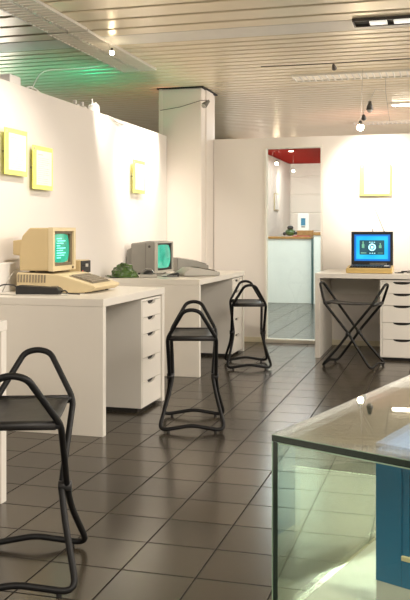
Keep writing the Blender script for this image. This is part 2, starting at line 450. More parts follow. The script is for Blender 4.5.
# ------------------------------------------------------------------ beige computer group (desk with the beige computer)
TZ = .7335
t = thing('computer', 'beige home computer with wedge keyboard under the green-text monitor', 'computer', (0, 0, 0))
bm = nb()
prism(bm, [(-2.43, TZ+.008), (-2.03, TZ+.002), (-1.955, TZ+.012), (-1.925, TZ+.036), (-1.935, TZ+.046), (-2.16, TZ+.108), (-2.42, TZ+.118), (-2.43, TZ+.11)], 4.54, 4.93, 'y', bev=.006)
ap = obj('case', bm, M['beige_l'], t)
bm = nb()
for i in range(10):
    x = -2.42+.019*i; prism(bm, [(x, TZ+.06), (x+.007, TZ+.06), (x+.009, TZ+.105), (x+.002, TZ+.105)], 4.536, 4.541, 'y')
obj('vent', bm, M['keys_b'], t)
# keyboard plate on the slope, sloped in x
sl = math.atan2(.108-.046, .225)
mk = Matrix.Translation((-2.05, 4.735, TZ+.0785)) @ Matrix.Rotation(sl, 4, 'Y')
bm = nb(); box(bm, -.07, .085, -.135, .135, -.004, .003, .001, mk); obj('keyboard_well', bm, M['keys_b'], t)
bm = nb()
for r_ in range(5):
    for k in range(13):
        x0 = -.062+r_*.029; y0 = -.125+k*.0193+(r_ % 2)*.004
        box(bm, x0, x0+.022, y0, y0+.0145, .003, .010, .0015, mk, seg=1)
kb = obj('keys', bm, M['keys_b'], t)
bm = nb(); box(bm, -.045, -.01, .145, .178, .0, .0022, 0, mk); obj('badge', bm, M['brown_in'], t)
for x, yy in ((-2.0, 4.58), (-2.0, 4.89), (-2.4, 4.58), (-2.4, 4.89)):
    bm = nb(); cyl(bm, (x, yy, TZ-.0003), (x, yy, TZ+.012), .01); obj('foot', bm, M['black'], t)

t = thing('monitor', 'beige monitor with bright green text screen on the beige computer', 'monitor', (-2.235, 4.725, TZ+.1195), math.radians(2))
# local: +x is the front
bm = nb()
prism(bm, [(-.185, .008), (.0, .008), (.0, .262), (-.12, .262), (-.165, .215), (-.185, .15)], -.175, .175, 'y', bev=.008)
obj('housing', bm, M['beige'], t)
bm = nb(); prism(bm, [(-.268, .10), (-.184, .09), (-.184, .195), (-.268, .185)], -.09, .09, 'y', bev=.006); obj('tube_cover', bm, M['beige'], t)
def frame_prism(bm, ow, oz0, oz1, iw, iz0, iz1, x0, x1, yo=0, depth_in=0):
    """rectangular ring in the y-z plane, from x0 to x1"""
    O = [(-ow+yo, oz0), (ow+yo, oz0), (ow+yo, oz1), (-ow+yo, oz1)]; I = [(-iw+yo, iz0), (iw+yo, iz0), (iw+yo, iz1), (-iw+yo, iz1)]
    vo0 = [bm.verts.new((x0, *p)) for p in O]; vo1 = [bm.verts.new((x1, *p)) for p in O]
    vi0 = [bm.verts.new((x0, *p)) for p in I]; vi1 = [bm.verts.new((x1, *p)) for p in I]
    for i in range(4):
        j = (i+1) % 4
        bm.faces.new((vo0[i], vo0[j], vo1[j], vo1[i])); bm.faces.new((vi0[i], vi1[i], vi1[j], vi0[j]))
        bm.faces.new((vo1[i], vo1[j], vi1[j], vi1[i])); bm.faces.new((vo0[i], vi0[i], vi0[j], vo0[j]))
bm = nb(); frame_prism(bm, .175, .006, .264, .146, .034, .242, .001, .030)
obj('bezel', bm, M['beige_l'], t)
bm = nb(); frame_prism(bm, .1455, .0345, .2415, .118, .053, .226, .001, .018)
obj('inner_bezel', bm, M['brown_in'], t)
def crt(bm, w, z0, z1, x, bulge, n=12):
    zc = (z0+z1)/2; h = (z1-z0)/2; G = []
    for i in range(n+1):
        row = []
        for j in range(n+1):
            u = 2*i/n-1; v = 2*j/n-1
            # squircle
            uu = u*math.sqrt(max(0, 1-.22*v*v)); vv = v*math.sqrt(max(0, 1-.22*u*u))
            row.append(bm.verts.new((x+bulge*(1-.5*(u*u+v*v)), uu*w*1.05, zc+vv*h*1.05)))
        G.append(row)
    for i in range(n):
        for j in range(n): bm.faces.new((G[i][j], G[i+1][j], G[i+1][j+1], G[i][j+1]))
bm = nb(); crt(bm, .113, .056, .223, .004, .008); sc = obj('screen', bm, M['crt_green'], t, True)
bm = nb()
for i, (w, o_) in enumerate([(.07, 0), (.12, .01), (.10, 0), (.05, 0), (.13, 0), (.09, 0), (.13, 0), (.11, 0), (.06, 0)]):
    z = .195-.0145*i
    box(bm, .0122, .0132, -.078+o_, -.078+o_+w, z, z+.0055)
obj('screen_text', bm, M['crt_text'], sc)
for sy in (-.11, .11):
    for sx in (-.13, .0):
        bm = nb(); box(bm, sx-.01, sx+.01, sy-.02, sy+.02, 0, .009); obj('foot', bm, M['black'], t)
bm = nb(); cyl(bm, (.03, .12, .02), (.037, .12, .02), .008); obj('knob', bm, M['brown_in'], t)

def floppy(z, label):
    t = thing('floppy_drive', label, 'disk drive', (-2.225, 5.075, z), 0, 'floppy drives behind the beige computer')
    bm = nb(); box(bm, -.20, 0, -.076, .076, .003, .088, .004); obj('casing', bm, M['beige'], t)
    bm = nb(); box(bm, .0003, .008, -.072, .072, .007, .084, .002); f = obj('front_panel', bm, M['black'], t)
    bm = nb(); box(bm, .0081, .010, -.06, .06, .052, .056); obj('slot', bm, M['gap'], f)
    bm = nb(); box(bm, .0081, .016, -.018, .018, .044, .064, .002); obj('latch', bm, M['grey_l'], f)
    bm = nb(); box(bm, .0081, .0095, -.066, -.045, .016, .022); obj('indicator', bm, M['red'], f)
    for sx in (-.18, -.02):
        for sy in (-.06, .06):
            bm = nb(); cyl(bm, (sx, sy, 0), (sx, sy, .0035), .006); obj('foot', bm, M['black'], t)
floppy(TZ, 'lower of two stacked floppy drives, mostly hidden behind the beige computer')
floppy(TZ+.0885, 'upper floppy drive with black front beside the beige monitor')

t = thing('game_controller', 'black box controller with trailing cable in front of the beige computer', 'controller', (-2.195, 4.375, TZ), math.radians(9))
bm = nb(); prism(bm, [(-.128, .004), (.118, .002), (.125, .03), (.11, .044), (-.12, .056), (-.128, .045)], -.042, .042, 'y', bev=.005); b_ = obj('body', bm, M['black'], t)
bm = nb(); box(bm, .07, .105, -.02, .02, .044, .052, .003); obj('button', bm, M['keys_b'], t)
bm = nb(); tube(bm, roundpath([(.12, .02, .01), (.16, .02, .006), (.165, -.05, .005), (.10, -.075, .005), (.0, -.06, .005), (-.12, -.075, .005), (-.24, -.03, .006), (-.345, .03, .007)], .05), .0032, seg=8); obj('cable', bm, M['grey_l'], t, True)
bm = nb(); tube(bm, roundpath([(.125, .0, .02), (.15, -.01, .03), (.16, .01, .012), (.135, .04, .006), (.165, .06, .0055), (.22, .04, .005)], .02), .004, seg=8); obj('plug_lead', bm, M['black'], t, True)
bm = nb(); tube(bm, roundpath([(-2.565, 4.42, TZ+.005), (-2.50, 4.36, TZ+.005), (-2.46, 4.34, TZ+.012), (-2.45, 4.38, TZ+.05), (-2.425, 4.42, TZ+.055), (-2.40, 4.47, TZ+.045), (-2.39, 4.51, TZ+.02)], .03), .0042, seg=8)
tag(obj('power_cable', bm, M['black'], None, True), 'black cable looping behind the black controller box', 'cable')
bm = nb(); tube(bm, roundpath([(-2.50, 4.50, TZ+.004), (-2.485, 4.53, TZ+.06), (-2.475, 4.57, TZ+.11), (-2.455, 4.62, TZ+.135), (-2.42, 4.70, TZ+.13)], .03), .003, seg=8)
tag(obj('monitor_lead', bm, M['grey_l'], None, True), 'thin grey lead rising behind the beige monitor', 'cable')
bm = nb(); box(bm, -2.565, -2.50, 4.475, 4.665, TZ, TZ+.172, .003)
tag(obj('cardboard_box', bm, M['white_pl'], None), 'pale flat box standing against the wall behind the beige computer', 'box')

# ------------------------------------------------------------------ grey computer group (middle desk)
t = thing('monitor', 'grey monitor with pale green screen on the middle desk', 'monitor', (-2.295, 6.86, TZ), math.radians(-3))
bm = nb()
prism(bm, [(-.215, .012), (.0, .012), (.0, .278), (-.04, .284), (-.215, .262)], -.185, .185, 'y', bev=.012); obj('housing', bm, M['grey'], t)
bm = nb(); prism(bm, [(-.262, .04), (-.21, .03), (-.21, .225), (-.262, .21)], -.165, .14, 'y', bev=.01); obj('rear_cover', bm, M['grey'], t)
bm = nb(); frame_prism(bm, .185, .014, .278, .172, .035, .262, .001, .026); obj('bezel', bm, M['grey_l'], t)
bm = nb(); frame_prism(bm, .1715, .0355, .2615, .150, .052, .249, .001, .014); obj('inner_bezel', bm, M['black'], t)
bm = nb(); crt(bm, .148, .054, .247, .003, .02); s_ = obj('screen', bm, M['crt_green2'], t, True)
bm = nb(); box(bm, -.078, -.0765, -.1865, -.1845, .03, .262); obj('seam', bm, M['gap'], t)
bm = nb(); cyl(bm, (-.045, -.1865, .235), (-.045, -.1845, .235), .011); obj('badge', bm, M['black_frame'], t)
for sx in (-.16, -.03):
    for sy in (-.13, .13):
        bm = nb(); cyl(bm, (sx, sy, 0), (sx, sy, .014), .012); obj('foot', bm, M['black'], t)

bm = nb(); vs = ball(bm, (0, 0, 0), 1, sub=4)
from mathutils import noise as mn
for v in vs:
    p = v.co.copy(); k = mn.noise(p*2.3)*.22+mn.noise(p*5)*.12
    r = 1+k; v.co = Vector((p.x*r*.098, p.y*r*.085, max(-.0, p.z*r)*.108))
    if p.z < .12: v.co.x *= 1.12; v.co.y *= 1.1
t = thing('plastic_bag', 'crumpled shiny green plastic bag on the middle desk', 'bag', (-2.41, 6.255, TZ+.001), .3)
obj('bag_body', bm, M['green'], t)
bm = nb()
for i in range(9):
    a = PI*.75+i*.23; r0 = .09; r1 = .125+.02*math.sin(i*2.1)
    v = [bm.verts.new((math.cos(q_)*rr_*1.05, math.sin(q_)*rr_, zz)) for q_, rr_, zz in ((a, r0, .004), (a+.2, r0, .006), (a+.18, r1, .016), (a+.02, r1, .010))]
    w = [bm.verts.new(x.co+Vector((0, 0, -.003))) for x in v]
    bm.faces.new(v); bm.faces.new(w[::-1])
    for k in range(4): bm.faces.new((v[k], w[k], w[(k+1) % 4], v[(k+1) % 4]))
obj('bag_edge', bm, M['green'], t)

t = thing('joystick', 'small grey box with a black rounded top beside the green bag', 'joystick', (-2.235, 6.33, TZ), .35)
bm = nb(); box(bm, -.068, .068, -.05, .05, .0, .024, .004); obj('base', bm, M['grey_l'], t)
bm = nb()
for v in ball(bm, (0, 0, .025), .042, 1, .9, .82, 3):
    v.co.z = max(v.co.z, .0245)
obj('black_dome', bm, M['black'], t, True)
bm = nb(); tube(bm, [(math.cos(a)*.047-.004, -.015, .0245+.046*math.sin(a)) for a in [PI*k/10 for k in range(11)]], .0032, seg=8); obj('rim', bm, M['rib'], t, True)
bm = nb(); tube(bm, roundpath([(.068, 0, .012), (.10, .0, .01), (.115, .03, .006), (.14, .02, .005), (.17, .05, .005)], .02), .004, seg=8); obj('cable', bm, M['black'], t, True)

t = thing('calculator', 'small dark device with a metal rim in front of the grey monitor', 'device', (-2.075, 6.47, TZ), .35)
bm = nb(); prism(bm, [(-.045, .0), (.045, .0), (.05, .018), (.04, .034), (-.02, .022), (-.05, .012)], -.035, .035, 'y', bev=.003); obj('body', bm, M['black'], t)
bm = nb(); box(bm, -.052, .03, -.0385, -.0355, .004, .011, .001); obj('metal_rim', bm, M['rib'], t)
bm = nb()
for i in range(3):
    for j in range(3): box(bm, -.03+i*.018, -.018+i*.018, -.024+j*.018, -.012+j*.018, .020+i*.004, .025+i*.005)
obj('keys', bm, M['grey_l'], t)

t = thing('disk_unit', 'grey flat desktop box with a dark slot behind the small keyboard computer', 'disk drive', (-2.19, 7.30, TZ), math.radians(28))
bm = nb(); prism(bm, [(-.13, 0), (.15, 0), (.155, .06), (.03, .105), (-.13, .128)], -.11, .11, 'y', bev=.006); obj('casing', bm, M['grey'], t)
mk2 = Matrix.Translation((-.05, 0, .1185)) @ Matrix.Rotation(math.atan2(.023, .16), 4, 'Y')
bm = nb(); box(bm, -.06, .07, -.09, .09, .0, .004, .001, mk2); obj('lid', bm, M['grey_l'], t)
mk2 = Matrix.Translation((.09, 0, .0855)) @ Matrix.Rotation(math.atan2(.04, .125), 4, 'Y')
bm = nb(); box(bm, -.05, .05, -.09, .09, -.002, .003, .001, mk2); obj('dark_panel', bm, M['black'], t)

t = thing('keyboard_computer', 'light grey wedge keyboard computer with dark keys on the middle desk', 'computer', (-1.925, 6.67, TZ), math.radians(36))
bm = nb(); prism(bm, [(-.155, .004), (.15, .002), (.155, .02), (.15, .032), (-.03, .066), (-.10, .066), (-.155, .03)], -.10, .12, 'y', bev=.006); obj('case', bm, M['grey_l'], t)
sl2 = math.atan2(.034, .18); mk3 = Matrix.Translation((.055, 0.005, .0505)) @ Matrix.Rotation(sl2, 4, 'Y')
bm = nb(); box(bm, -.085, .080, -.085, .10, -.002, .003, .001, mk3); kk = obj('keyboard_well', bm, M['black'], t)
bm = nb()
for i in range(5):
    for j in range(8):
        box(bm, -.08+i*.03, -.058+i*.03, -.08+j*.0218, -.063+j*.0218, .003, .009, .0015, mk3, seg=1)
obj('keys', bm, M['keys_b'], kk)

# ------------------------------------------------------------------ television group (back desk)
t = thing('television', 'black portable television showing a blue picture, rod aerial raised', 'television', (-.615, 7.80, TZ), 0)
bm = nb()
prism(bm, [(0, .0), (.20, .03), (.22, .2), (.16, .33), (0, .358)], -.175, .175, 'x', bev=.01)
obj('housing', bm, M['black'], t)
def frame_y(bm, x0, x1, z0, z1, ix0, ix1, iz0, iz1, y0, y1):
    O = [(x0, z0), (x1, z0), (x1, z1), (x0, z1)]; I = [(ix0, iz0), (ix1, iz0), (ix1, iz1), (ix0, iz1)]
    a = [bm.verts.new((p[0], y0, p[1])) for p in O]; b = [bm.verts.new((p[0], y1, p[1])) for p in O]
    c = [bm.verts.new((p[0], y0, p[1])) for p in I]; d = [bm.verts.new((p[0], y1, p[1])) for p in I]
    for i in range(4):
        j = (i+1) % 4
        bm.faces.new((a[i], a[j], b[j], b[i])); bm.faces.new((c[i], d[i], d[j], c[j]))
        bm.faces.new((a[i], c[i], c[j], a[j])); bm.faces.new((b[i], b[j], d[j], d[i]))
bm = nb(); frame_y(bm, -.184, .184, .004, .360, -.160, .160, .095, .335, -.03, -.001); obj('bezel', bm, M['black'], t)
bm = nb()
n = 10; G = []
for i in range(n+1):
    G.append([bm.verts.new((-.1595+.319*i/n, -.004-.008*(1-.5*((2*i/n-1)**2+(2*j/n-1)**2)), .0955+.239*j/n)) for j in range(n+1)])
for i in range(n):
    for j in range(n): bm.faces.new((G[i][j], G[i+1][j], G[i+1][j+1], G[i][j+1]))
sc = obj('screen', bm, M['crt_blue_d'], t, True)
bm = nb(); box(bm, -.142, .140, -.0145, -.0125, .112, .318, .0006, seg=1); obj('screen_picture', bm, M['crt_blue'], sc)
bm = nb(); box(bm, -.112, .108, -.0165, -.0147, .152, .282, .0006, seg=1); obj('screen_panel', bm, M['crt_dark'], sc)
bm = nb()
tube(bm, [(math.cos(a)*.028, -.0172, .219+.028*math.sin(a)) for a in [2*PI*k/20 for k in range(20)]], .0055, True, 6)
box(bm, -.012, .012, -.0182, -.0168, .207, .231); 
for dx in (-.02, 0, .02): box(bm, dx-.006, dx+.006, -.0182, -.0168, .262, .267); box(bm, dx-.004, dx+.008, -.0182, -.0168, .163, .168)
obj('screen_emblem', bm, M['crt_white'], sc)
bm = nb()
for x, h in ((-.08, .05), (.072, .035)):
    box(bm, x-.011, x+.011, -.0182, -.0168, .212, .212+h*.7); box(bm, x-.005, x+.005, -.0182, -.0168, .212, .222+h)
box(bm, -.10, -.05, -.0182, -.0168, .164, .171); box(bm, .05, .095, -.0182, -.0168, .166, .169)
obj('screen_figures', bm, M['crt_lime'], sc)
bm = nb()
for i in range(14): box(bm, -.02+i*.011, -.013+i*.011, -.032, -.0301, .062, .080)
obj('channel_buttons', bm, M['grey'], t)
bm = nb(); cyl(bm, (.10, .09, .345), (.1, .09, .365), .008); cyl(bm, (.1, .09, .36), (.012, .10, .575), .003, .0024, seg=8); obj('aerial', bm, M['grey'], t)
bm = nb(); cyl(bm, (-.0, .05, .35), (-.0, .05, .385), .004, .003); obj('aerial_socket', bm, M['wire'], t)

t = thing('computer', 'yellowed beige keyboard computer in front of the television', 'computer', (-.612, 7.395, TZ), 0)
bm = nb(); prism(bm, [(0, .002), (.27, .004), (.27, .062), (.16, .06), (.03, .046), (0, .042)], -.195, .195, 'x', bev=.005); obj('case', bm, M['beige_y'], t)
mk = Matrix.Translation((0, .098, .0545)) @ Matrix.Rotation(math.atan2(.014, .13), 4, 'X')
bm = nb(); box(bm, -.172, .178, -.06, .065, -.002, .004, .001, mk); k2 = obj('keyboard_well', bm, M['black'], t)
bm = nb()
for r_ in range(4):
    for k in range(15): 
        x0 = -.165+k*.0225; y0 = -.052+r_*.028; box(bm, x0, x0+.017, y0, y0+.021, .004, .012, .0015, mk, seg=1)
obj('keys', bm, M['black'], k2)
bm = nb(); box(bm, .125, .165, -.045, -.01, .0125, .0145, 0, mk); obj('badge', bm, M['paper'], t)
for sx in (-.17, .17):
    for sy, hh in ((.03, .0045), (.23, .0055)):
        bm = nb(); box(bm, sx-.01, sx+.01, sy-.01, sy+.01, 0, hh); obj('foot', bm, M['black'], t)

bm = nb(); pts = [(-.40, 7.50, TZ+.006)]
for k in range(22):
    a = k*.62; pts.append((-.355+.03*math.cos(a)+k*.0028, 7.46+.025*math.sin(a), TZ+.006+.0009*k))
pts += [(-.26, 7.48, TZ+.012), (-.30, 7.56, TZ+.006), (-.29, 7.62, TZ+.006)]
tube(bm, pts, .0042, seg=8); tag(obj('coiled_cable', bm, M['black'], None, True), 'black coiled cable lying on the television desk', 'cable')
t = thing('joystick', 'black joystick on the television desk, cut off by the picture edge', 'joystick', (-.215, 7.47, TZ), 0)
bm = nb(); box(bm, -.05, .05, -.05, .05, .0, .028, .008); obj('base', bm, M['black'], t, True)
bm = nb(); cyl(bm, (0, 0, .028), (0.005, 0, .075), .008, .012); obj('stick', bm, M['black'], t)
bm = nb(); cyl(bm, (-.03, -.03, .028), (-.03, -.03, .034), .009); obj('button', bm, M['red'], t)

# ------------------------------------------------------------------ ceiling fittings
def louver(name, label, x0, x1, y0, y1, along='y', dark=False, group='long louvre ceiling lights', z=None):
    z1 = CEIL-.001; z0 = CEIL-.021
    t = thing(name, label, 'ceiling light', ((x0+x1)/2, (y0+y1)/2, z0), 0, group)
    ox, oy = (x0+x1)/2, (y0+y1)/2; hx, hy = (x1-x0)/2, (y1-y0)/2
    bm = nb(); w = .009
    box(bm, -hx, -hx+w, -hy, hy, 0, z1-z0, .001, seg=1); box(bm, hx-w, hx, -hy, hy, 0, z1-z0, .001, seg=1)
    box(bm, -hx+w, hx-w, -hy, -hy+w, 0, z1-z0); box(bm, -hx+w, hx-w, hy-w, hy, 0, z1-z0)
    obj('rim', bm, M['black_frame'] if dark else M['louver'], t)
    bm = nb(); box(bm, -hx+w, hx-w, -hy+w, hy-w, z1-z0-.006, z1-z0-.001); obj('reflector', bm, M['gap'] if dark else M['louver_glow'], t)
    bm = nb()
    L_ = (hy if along == 'y' else hx)*2-2*w; n = int(L_/(.15 if dark else .058))
    for i in range(1, n):
        c = -L_/2+L_*i/n
        if along == 'y': box(bm, -hx+w, hx-w, c-.005, c+.005, .0, .012)
        elif dark:
            box(bm, c-.056, c+.056, -hy+w+.03, hy-w-.03, -.001, .010)
        else: box(bm, c-.006, c+.006, -hy+w, hy-w, .0, .013)
    obj('louvre', bm, M['baffle_glow'] if dark else M['louver'], t)
    return t
louver('louvre_light', 'long louvre ceiling light, near one over the wall edge, outer side', -2.645, -2.495, 3.7, 5.385)
louver('louvre_light', 'long louvre ceiling light, far one over the wall edge, outer side', -2.665, -2.515, 5.42, 6.88)
louver('louvre_light', 'long louvre ceiling light, near one over the wall edge, inner side', -2.485, -2.345, 3.7, 5.385)
louver('louvre_light', 'long louvre ceiling light, far one over the wall edge, inner side', -2.505, -2.355, 5.42, 6.88)
louver('slot_light', 'black-rimmed slot ceiling light with bright baffles over the back desk', -.575, 1.0, 5.63, 5.80, 'x', True, None)
louver('louvre_light', 'pale louvre ceiling light running across the ceiling before the back wall', -1.30, 1.4, 7.48, 7.78, 'x')
louver('louvre_light', 'distant pale louvre ceiling light above the top of the back wall', -1.1, 2.4, 10.9, 11.12, 'x')
t = thing('strip_light', 'short bright strip light on the ceiling beyond the back wall', 'ceiling light', (-.2, 9.45, CEIL-.03), 0)
bm = nb(); box(bm, -.35, .6, -.05, .05, .01, .029, .002); obj('housing', bm, M['louver'], t)
bm = nb()
for i in range(4): box(bm, -.33+i*.23, -.13+i*.23, -.022, .022, .0, .0098)
obj('lit_tube', bm, M['bulb_s'], t)

def spot(label, loc, aim, lit, r=.028, L_=.07, stem=None, power=0, bulbm='bulb', group='small halogen spotlights', col='black_frame', blend=.7, angle=50, lsize=.03):
    t = thing('spotlight', label, 'spotlight', loc, 0, group)
    d = (Vector(aim)-Vector(loc)).normalized()
    if lit: bm = nb(); cyl(bm, Vector((0, 0, r*.6)), Vector((0, 0, r*1.6)), r*.55, r*.3); obj('shade', bm, M[col], t, True)
    else: bm = nb(); cyl(bm, -d*L_*.5, d*L_*.5, r*.45, r); obj('shade', bm, M[col], t, True)
    bm = nb(); ball(bm, Vector((0, 0, 0)) if lit else d*(L_*.5+.002), r*.8, sub=2); obj('bulb', bm, M[bulbm] if lit else M['grey_l'], t, True)
    if stem:
        bm = nb(); tube(bm, [Vector((0, 0, 0)), *[Vector(s)-Vector(loc) for s in stem]], .0018, seg=6); obj('stem', bm, M['grey_l'], t)
    if power:
        l = bpy.data.lights.new('spot_lamp', 'SPOT'); l.energy = power; l.color = (1, .90, .79); l.spot_size = math.radians(angle); l.spot_blend = blend; l.shadow_soft_size = lsize
        o = bpy.data.objects.new('spot_lamp', l); C.objects.link(o); o.location = Vector(loc)+d*(L_*.5+r+.01)
        o.rotation_euler = d.to_track_quat('-Z', 'Y').to_euler()
    return t
spot('lit spotlight clipped to the long louvre light over the wall', (-2.33, 5.80, 2.40), (-2.56, 6.9, 1.4), True, .022, .05, [(-2.36, 5.80, 2.469)], 60, angle=60)
spot('bright lit spotlight hanging just above the back wall top', (-.68, 7.36, 1.985), (-.60, 8.24, 1.55), True, .036, .06, [(-.66, 7.36, CEIL-.01)], 62, angle=75)
spot('small spotlight on a taut cable across the ceiling', (-.79, 6.42, 2.335), (-.75, 8.2, 1.6), False, .02, .05, [(-.79, 6.42, 2.362)], 30, col='wire', angle=50)
spot('white spotlight at the top of the square column', (-2.13, 7.66, 2.295), (-2.56, 7.25, 1.75), False, .03, .07, [(-2.15, 7.74, 2.335)], 40, col='grey', angle=70)
spot('dark spotlight hanging highest of the pair beyond the back wall', (-.747, 9.14, 2.43), (-.75, 9.2, 1.6), False, .038, .09, [(-.747, 9.14, 2.485)])
spot('small dark spotlight hanging lower of the pair beyond the back wall', (-.808, 9.12, 2.31), (-.8, 9.4, 2.0), False, .028, .05, [(-.808, 9.12, 2.485)])
bm = nb(); tube(bm, [(-1.35, 6.42, 2.363), (-.9, 6.42, 2.360), (-.1, 6.42, 2.366), (2.6, 6.42, 2.363)], .0035, seg=6)
tag(obj('cable_wire', bm, M['wire']), 'thin taut dark wire stretched under the ceiling, carrying a spotlight', 'wire')
bm = nb(); tube(bm, [(-2.62, 7.76, 2.26), (-2.42, 7.76, 2.285), (-2.21, 7.74, 2.335), (-2.15, 7.74, 2.335)], .003, seg=6)
tag(obj('lamp_cable', bm, M['wire']), 'thin dark wire leading across the column to its spotlight', 'wire')
bm = nb(); tube(bm, [(-.70, 7.40, 2.04), (-.58, 7.7, 2.36), (-.50, 7.85, 2.36), (-.50, 7.85, CEIL-.001)], .002, seg=6); tube(bm, [(-.50, 7.85, 2.36), (-.46, 7.85, 2.07)], .002, seg=6)
tag(obj('lamp_cable', bm, M['grey_l']), 'pale wires in a triangle above the bright spotlight', 'wire')

# small things on the wall tops
bm = nb(); tube(bm, roundpath([(-2.62, 5.02, 2.022), (-2.63, 5.08, 2.05), (-2.63, 5.16, 2.052), (-2.62, 5.24, 2.024)], .03), .006, seg=8)
tag(obj('white_cable', bm, M['white_pl'], None, True), 'short white cable hooped over the wall top at its near end', 'cable')
bm = nb(); tube(bm, roundpath([(-2.62, 5.10, 2.03), (-2.75, 5.5, 2.24), (-2.80, 6.1, 2.36), (-2.8, 6.6, 2.47)], .3), .0035, seg=6)
tag(obj('ceiling_cable', bm, M['white_pl'], None, True), 'thin pale cable rising from the wall top to the green-lit ceiling', 'cable')
bm = nb(); tube(bm, roundpath([(-2.64, 6.25, 2.024), (-2.57, 6.35, 2.02), (-2.568, 6.50, 1.985), (-2.568, 6.66, 1.99), (-2.60, 6.76, 2.026)], .05), .004, seg=8)
tag(obj('white_cable', bm, M['white_pl'], None, True), 'white cable sagging over the wall top beyond the clamps', 'cable')
for yy, h, lab in ((5.79, .045, 'small white clip standing on the wall top, nearest of the three'), (5.92, .05, 'small white clip standing on the wall top, middle of the three')):
    t = thing('cable_clip', lab, 'clip', (-2.62, yy, 2.0205), 0, 'white clips on the wall top')
    bm = nb(); box(bm, -.03, .03, -.02, .02, 0, .014, .002); obj('clip_base', bm, M['white_pl'], t)
    bm = nb(); box(bm, -.012, .012, -.012, .012, .0141, h, .004); obj('clip_arm', bm, M['white_pl'], t)
t = thing('adapter', 'white plug adapter standing on the wall top beside the clips', 'adapter', (-2.62, 6.14, 2.0205), 0)
bm = nb(); prism(bm, [(-.06, 0), (.06, 0), (.045, .06), (-.01, .075), (-.05, .05)], -.03, .03, 'x', bev=.006); obj('casing', bm, M['white_pl'], t)
bm = nb(); cyl(bm, (0, -.03, .05), (0, -.035, .1), .008); obj('cord_grip', bm, M['white_pl'], t)
bm = nb(); box(bm, -2.66, -2.59, 4.76, 4.90, 2.0205, 2.075, .006)
tag(obj('power_block', bm, M['white_pl']), 'white block on the wall top above the leftmost notice', 'power supply')

# ------------------------------------------------------------------ display case (bottom corner)
F_ = Vector((-math.sin(yaw), math.cos(yaw), 0)); R_ = Vector((math.cos(yaw), math.sin(yaw), 0))
P0 = R_*.0900+F_*1.136
DL = (R_*.533+F_*.846).normalized()      # direction of the long side pane
DF = (R_*.762-F_*.648).normalized()      # direction of the front pane
KS, ZB = .4834, .562
def cs(a, b, z): return P0+DL*a*KS+DF*b*KS+Vector((0, 0, ZB+z*KS))
def slab(bm, a0, a1, b0, b1, z0, z1):
    vs = [bm.verts.new(cs(a, b, z)) for z in (z0, z1) for a, b in ((a0, b0), (a1, b0), (a1, b1), (a0, b1))]
    for f in ((0, 1, 2, 3), (4, 7, 6, 5), (0, 4, 5, 1), (1, 5, 6, 2), (2, 6, 7, 3), (3, 7, 4, 0)): bm.faces.new([vs[i] for i in f])
LA, LB, ZT = 1.55, 1.15, .533
t = thing('display_case', 'low glass display case with green-tinted edges holding a blue box', 'display case')
g = .010
bm = nb(); slab(bm, 0, LA, 0, LB, ZT-g, ZT); obj('top_pane', bm, M['glass_top'], t)
bm = nb(); slab(bm, g, LA-g, 0, g, .012, ZT-g-.001); obj('side_pane', bm, M['glass'], t)
bm = nb(); slab(bm, 0, g, g*1.2, LB, .012, ZT-g-.001); obj('front_pane', bm, M['glass'], t)
bm = nb(); slab(bm, LA-g, LA, g*1.2, LB, .012, ZT-g-.001); obj('rear_pane', bm, M['glass'], t)
bm = nb(); slab(bm, g, LA-g, LB-g, LB, .012, ZT-g-.001); obj('end_pane', bm, M['glass'], t)
bm = nb(); slab(bm, 0, LA, 0, LB, .002, .0115); obj('base_plate', bm, M['mirror'], t)
e = .0012
bm = nb(); slab(bm, -e, 0-.0001, -e, LB, ZT-.019, ZT-.0015); slab(bm, 0, LA, -e, -.0001, ZT-.0085, ZT+.0002); obj('edge_strip', bm, M['glass_edge'], t)
bm = nb(); slab(bm, -e*.9, LB*0+.004, -e, -.0002, .012, ZT-.0195); slab(bm, -e*1.2, -e*1.05, -e, LB, ZT-.0014, ZT+.0006); slab(bm, -e*1.2, -e*1.05, .021, LB, ZT-.0225, ZT-.0192); obj('edge_highlight', bm, M['glass_edge_l'], t)
bm = nb(); slab(bm, -.0030, -.0011, .004, .019, .012, ZT-.0195); obj('corner_joint', bm, M['glass_edge'], t)
bm = nb(); slab(bm, .0, LA, .0, LB, -.08, .0015); obj('table_board', bm, M['desk'], t)
for a_ in (.06, LA-.14):
    for b_ in (.06, LB-.14):
        bm = nb(); slab(bm, a_, a_+.08, b_, b_+.08, -ZB/KS, -.0805); obj('leg', bm, M['desk'], t)

# blue packaging inside
t = thing('display_box', 'blue cardboard box with grey foot inside the glass case', 'box')
a0, b0 = .285, .205
z0, z1 = .0118, .475
bm = nb(); slab(bm, a0, a0+.30, b0, b0+.028*2.9, z0+.075, z1); slab(bm, a0+.018, a0+.30, b0+.082, b0+.46, z0+.075, z0+.16)
slab(bm, a0+.11, a0+.30, b0+.082, b0+.46, z0+.16, z1)
slab(bm, a0, a0+.018, b0+.082, b0+.46, z0+.075, z0+.152)
slab(bm, a0+.004, a0+.11, b0+.0822, b0+.104, z0+.165, z1)
slab(bm, a0, a0+.11, b0+.35, b0+.46, z0+.16, z1)
slab(bm, a0, a0+.108, b0+.104, b0+.35, z1-.06, z1)
obj('shell', bm, M['blue'], t)
bm = nb(); slab(bm, a0-.004, a0+.018, b0+.082, b0+.35, z0+.152, z0+.164); obj('tan_ledge', bm, M['tan'], t)
bm = nb(); slab(bm, a0+.1, a0+.109, b0+.105, b0+.349, z0+.166, z1-.061); obj('dark_opening', bm, M['black'], t)
bm = nb(); slab(bm, a0+.001, a0+.298, b0+.001, b0+.458, z0, z0+.074); obj('grey_foot', bm, M['greybase'], t)
